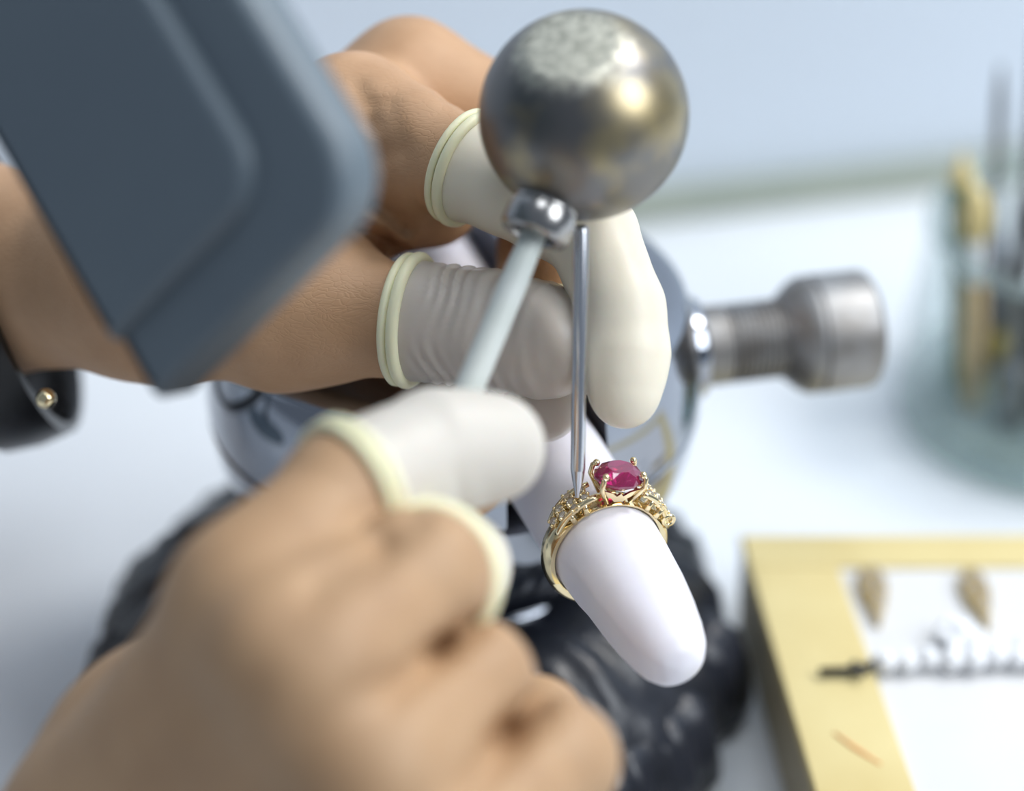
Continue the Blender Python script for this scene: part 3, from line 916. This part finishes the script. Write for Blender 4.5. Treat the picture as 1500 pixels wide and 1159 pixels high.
earring((1418, 842), (1447, 926), 'gold leaf-shaped earring on the tray above the crystal flower', 2)

def bracelet():
    a = Wz(1284, 985, ZC); b = Wz(1585, 978, ZC)
    d = b - a; Ln = np.linalg.norm(d); d /= Ln; s = np.array([-d[1], d[0], 0])
    root = thing('bracelet', a, label='crystal bracelet with black clasp pin lying across the tray', cat='bracelet')
    cm = mesh_data('crystal', *gem_mesh(1.9, 1.9, 1.3, 1.6, n=10), smooth=False); cm.materials.append(M['crystal'])
    cup = mesh_data('setting_cup', *lathe([(0, -2.0), (1.3, -2.0), (2.1, -0.4), (2.1, 0.2), (1.8, 0.2), (0, -0.6)], n=14)); cup.materials.append(M['silver'])
    def gemat(c, sc=1.0, tilt=(0, 0, 0)):
        o = link('setting_cup', cup, None, root, c + EZ * (2.1 * sc + 0.7)); o.scale = (sc,) * 3; o.rotation_euler = tilt
        g = link('crystal', cm, None, root, c + EZ * (2.5 * sc + 0.7)); g.scale = (sc,) * 3; g.rotation_euler = tilt
    x = 1.5; i = 0
    r = random.Random(3)
    while x < Ln:
        gemat(a + d * x + s * r.uniform(-0.5, 0.5), r.uniform(1.1, 1.3), (r.uniform(-.25, .25), r.uniform(-.25, .25), r.uniform(0, 3)))
        if x > 12: gemat(a + d * (x + 1.7) + s * r.uniform(3.2, 4.2), r.uniform(0.85, 1.1), (r.uniform(-.3, .3), r.uniform(-.3, .3), r.uniform(0, 3)))
        x += 4.6; i += 1
    f = Wz(1403, 946, ZC)
    for q in range(6):
        t = q * math.pi / 3
        gemat(f + P((math.cos(t), math.sin(t), 0)) * 3.4, 1.0, (0, 0, t))
    gemat(f + EZ * 1.2, 1.0)
    obj('chain_bar', tube([a + EZ * 1, b + EZ * 1], 0.5, 8), M['silver'], root)
    c0 = Wz(1200, 990, 25.5); c1 = Wz(1252, 988, 25.5)
    obj('clasp_pin', tube([c0 + EZ * 1.1, c1 + EZ * 1.1, a + EZ * 2.6], [0.9, 0.9, 0.7], 10), M['black'], root)
    obj('clasp_catch', tube([Wz(1250, 972, 27.2), Wz(1256, 984, 27.0), Wz(1262, 990, 27.0)], [0.9, 0.7, 0.9], 8), M['black'], root)
bracelet()

# ------------------------------------------------------------------ glass jar with tools
JC = P((152, 106, 0))
def jar():
    root = thing('glass_jar', JC, label='round greenish glass jar of hand tools at the right', cat='jar')
    out = [(0, 0.3), (38, 0.3), (41, 2.5), (41.6, 8), (41, 20), (39.2, 38), (37.6, 50), (37.2, 54)]
    inn = [(34.8, 54), (35.2, 50), (36.8, 38), (38.4, 20), (38.4, 11), (36, 7.6), (0, 7.4)]
    obj('wall', lathe(out[2:] + inn[:5], JC, EZ, 96), M['glass'], root)
    obj('base', lathe([(0, 0.3), (38, 0.3), (41, 2.4), (41.5, 7.9), (38.6, 10.8), (36, 7.6), (0, 7.4)], JC, EZ, 96), M['glass_rim'], root)
    obj('rim', tube([JC + P((36.2 * math.cos(t), 36.2 * math.sin(t), 55.6)) for t in np.linspace(0, 2 * math.pi, 72, endpoint=False)], 2.0, 12, closed=True), M['glass_rim'], root)
jar()

def tool(foot, head, r, kind, colour, label):
    foot = JC + P(foot); head = JC + P(head)
    d = head - foot; Ln = np.linalg.norm(d); d /= Ln; r *= 1.15
    root = thing(kind, foot, label=label, cat='tool', group='tools in the glass jar')
    hm = M[colour] if colour in M else mat(colour, srgb(*TOOLC[colour]), 0.45, col2=srgb(*[min(255, int(c * 1.1)) for c in TOOLC[colour]]), nscale=90)
    M[colour] = hm
    if kind == 'pencil':
        obj('barrel', lathe([(0, 0), (r, 0), (r, Ln * 0.86), (r * 0.98, Ln * 0.87)], foot, d, 6), hm, root, smooth=False)
        obj('sharpened_tip', lathe([(r * 0.98, Ln * 0.87), (0.5, Ln * 0.985), (0, Ln)], foot, d, 12), M['wood'], root)
    elif kind == 'paint_brush':
        obj('handle', lathe([(0, 0), (r * .6, 0.5), (r, Ln * .35), (r * .8, Ln * .6)], foot, d, 16), hm, root)
        obj('ferrule', lathe([(r * .85, Ln * .59), (r * .95, Ln * .6), (r * .95, Ln * .76), (r * .9, Ln * .77)], foot, d, 16), M['silver'], root)
        obj('bristles', lathe([(r * .88, Ln * .76), (r * 1.15, Ln * .87), (r * .7, Ln * .96), (0, Ln)], foot, d, 16), M['wood'], root)
    else:
        obj('handle', lathe([(0, 0), (r * .8, 0.4), (r, 4), (r * .82, Ln * .22), (r, Ln * .4), (r * .7, Ln * .47), (0, Ln * .47)], foot, d, 18), hm, root)
        obj('steel_shank', lathe([(0, Ln * .45), (r * .45, Ln * .45), (r * .42, Ln * .9), (r * .15, Ln), (0, Ln)], foot, d, 12), M['bronze'], root, sharp=50)
TOOLC = {'tool_navy': (40, 48, 66), 'tool_olive': (176, 158, 62), 'tool_black': (30, 30, 34), 'tool_red': (104, 44, 50), 'tool_green': (74, 104, 72),
         'tool_tan': (206, 176, 132), 'tool_grey': (120, 122, 126), 'tool_brown': (92, 78, 58), 'tool_slate': (70, 74, 84), 'tool_ink': (34, 36, 42), 'tool_yellow': (206, 180, 48)}
def fan(x, y, z): return (x, y, 9), (x * (1 + .004 * (z - 9)), y * (1 + .004 * (z - 9)), z)
for args in [
    (*fan(-25, 2, 76), 3.0, 'pencil', 'tool_green', 'green pencil leaning at the left rim of the glass jar'),
    (*fan(-24, -9, 74), 3.0, 'paint_brush', 'tool_tan', 'tan brush beside the green pencil in the glass jar'),
    (*fan(-17, 8, 94), 2.8, 'graver', 'tool_navy', 'navy-handled graver standing tall at the left of the jar'),
    (*fan(-9, 15, 108), 2.8, 'graver', 'tool_black', 'black-handled graver rising highest above the jar rim'),
    (*fan(-15, -4, 50), 3.6, 'graver', 'tool_olive', 'olive-handled graver behind the tan brush in the jar'),
    (*fan(-16, -18, 52), 4.0, 'graver', 'tool_grey', 'grey-handled graver against the front left of the jar'),
    (*fan(-6, -24, 54), 3.6, 'graver', 'tool_yellow', 'yellow-handled graver at the front of the jar'),
    (*fan(5, -25, 60), 3.6, 'graver', 'tool_red', 'dark red graver at the front right of the jar'),
    (*fan(-20, 18, 58), 4.4, 'graver', 'tool_brown', 'brown-handled graver at the far left inside the glass jar'),
    (*fan(-5, 4, 64), 4.4, 'graver', 'tool_slate', 'slate-handled graver in the middle of the glass jar'),
    (*fan(-6, -11, 60), 4.4, 'graver', 'tool_ink', 'thick ink-black graver upright in the jar behind the yellow one'),
    (*fan(6, -12, 82), 2.8, 'pencil', 'tool_red', 'dark red pencil in the middle of the glass jar'),
    (*fan(3, 21, 72), 3.4, 'graver', 'tool_black', 'black-handled graver at the back of the glass jar'),
    (*fan(22, -2, 84), 3.0, 'graver', 'tool_navy', 'navy-handled graver at the right of the glass jar'),
]: tool(*args)
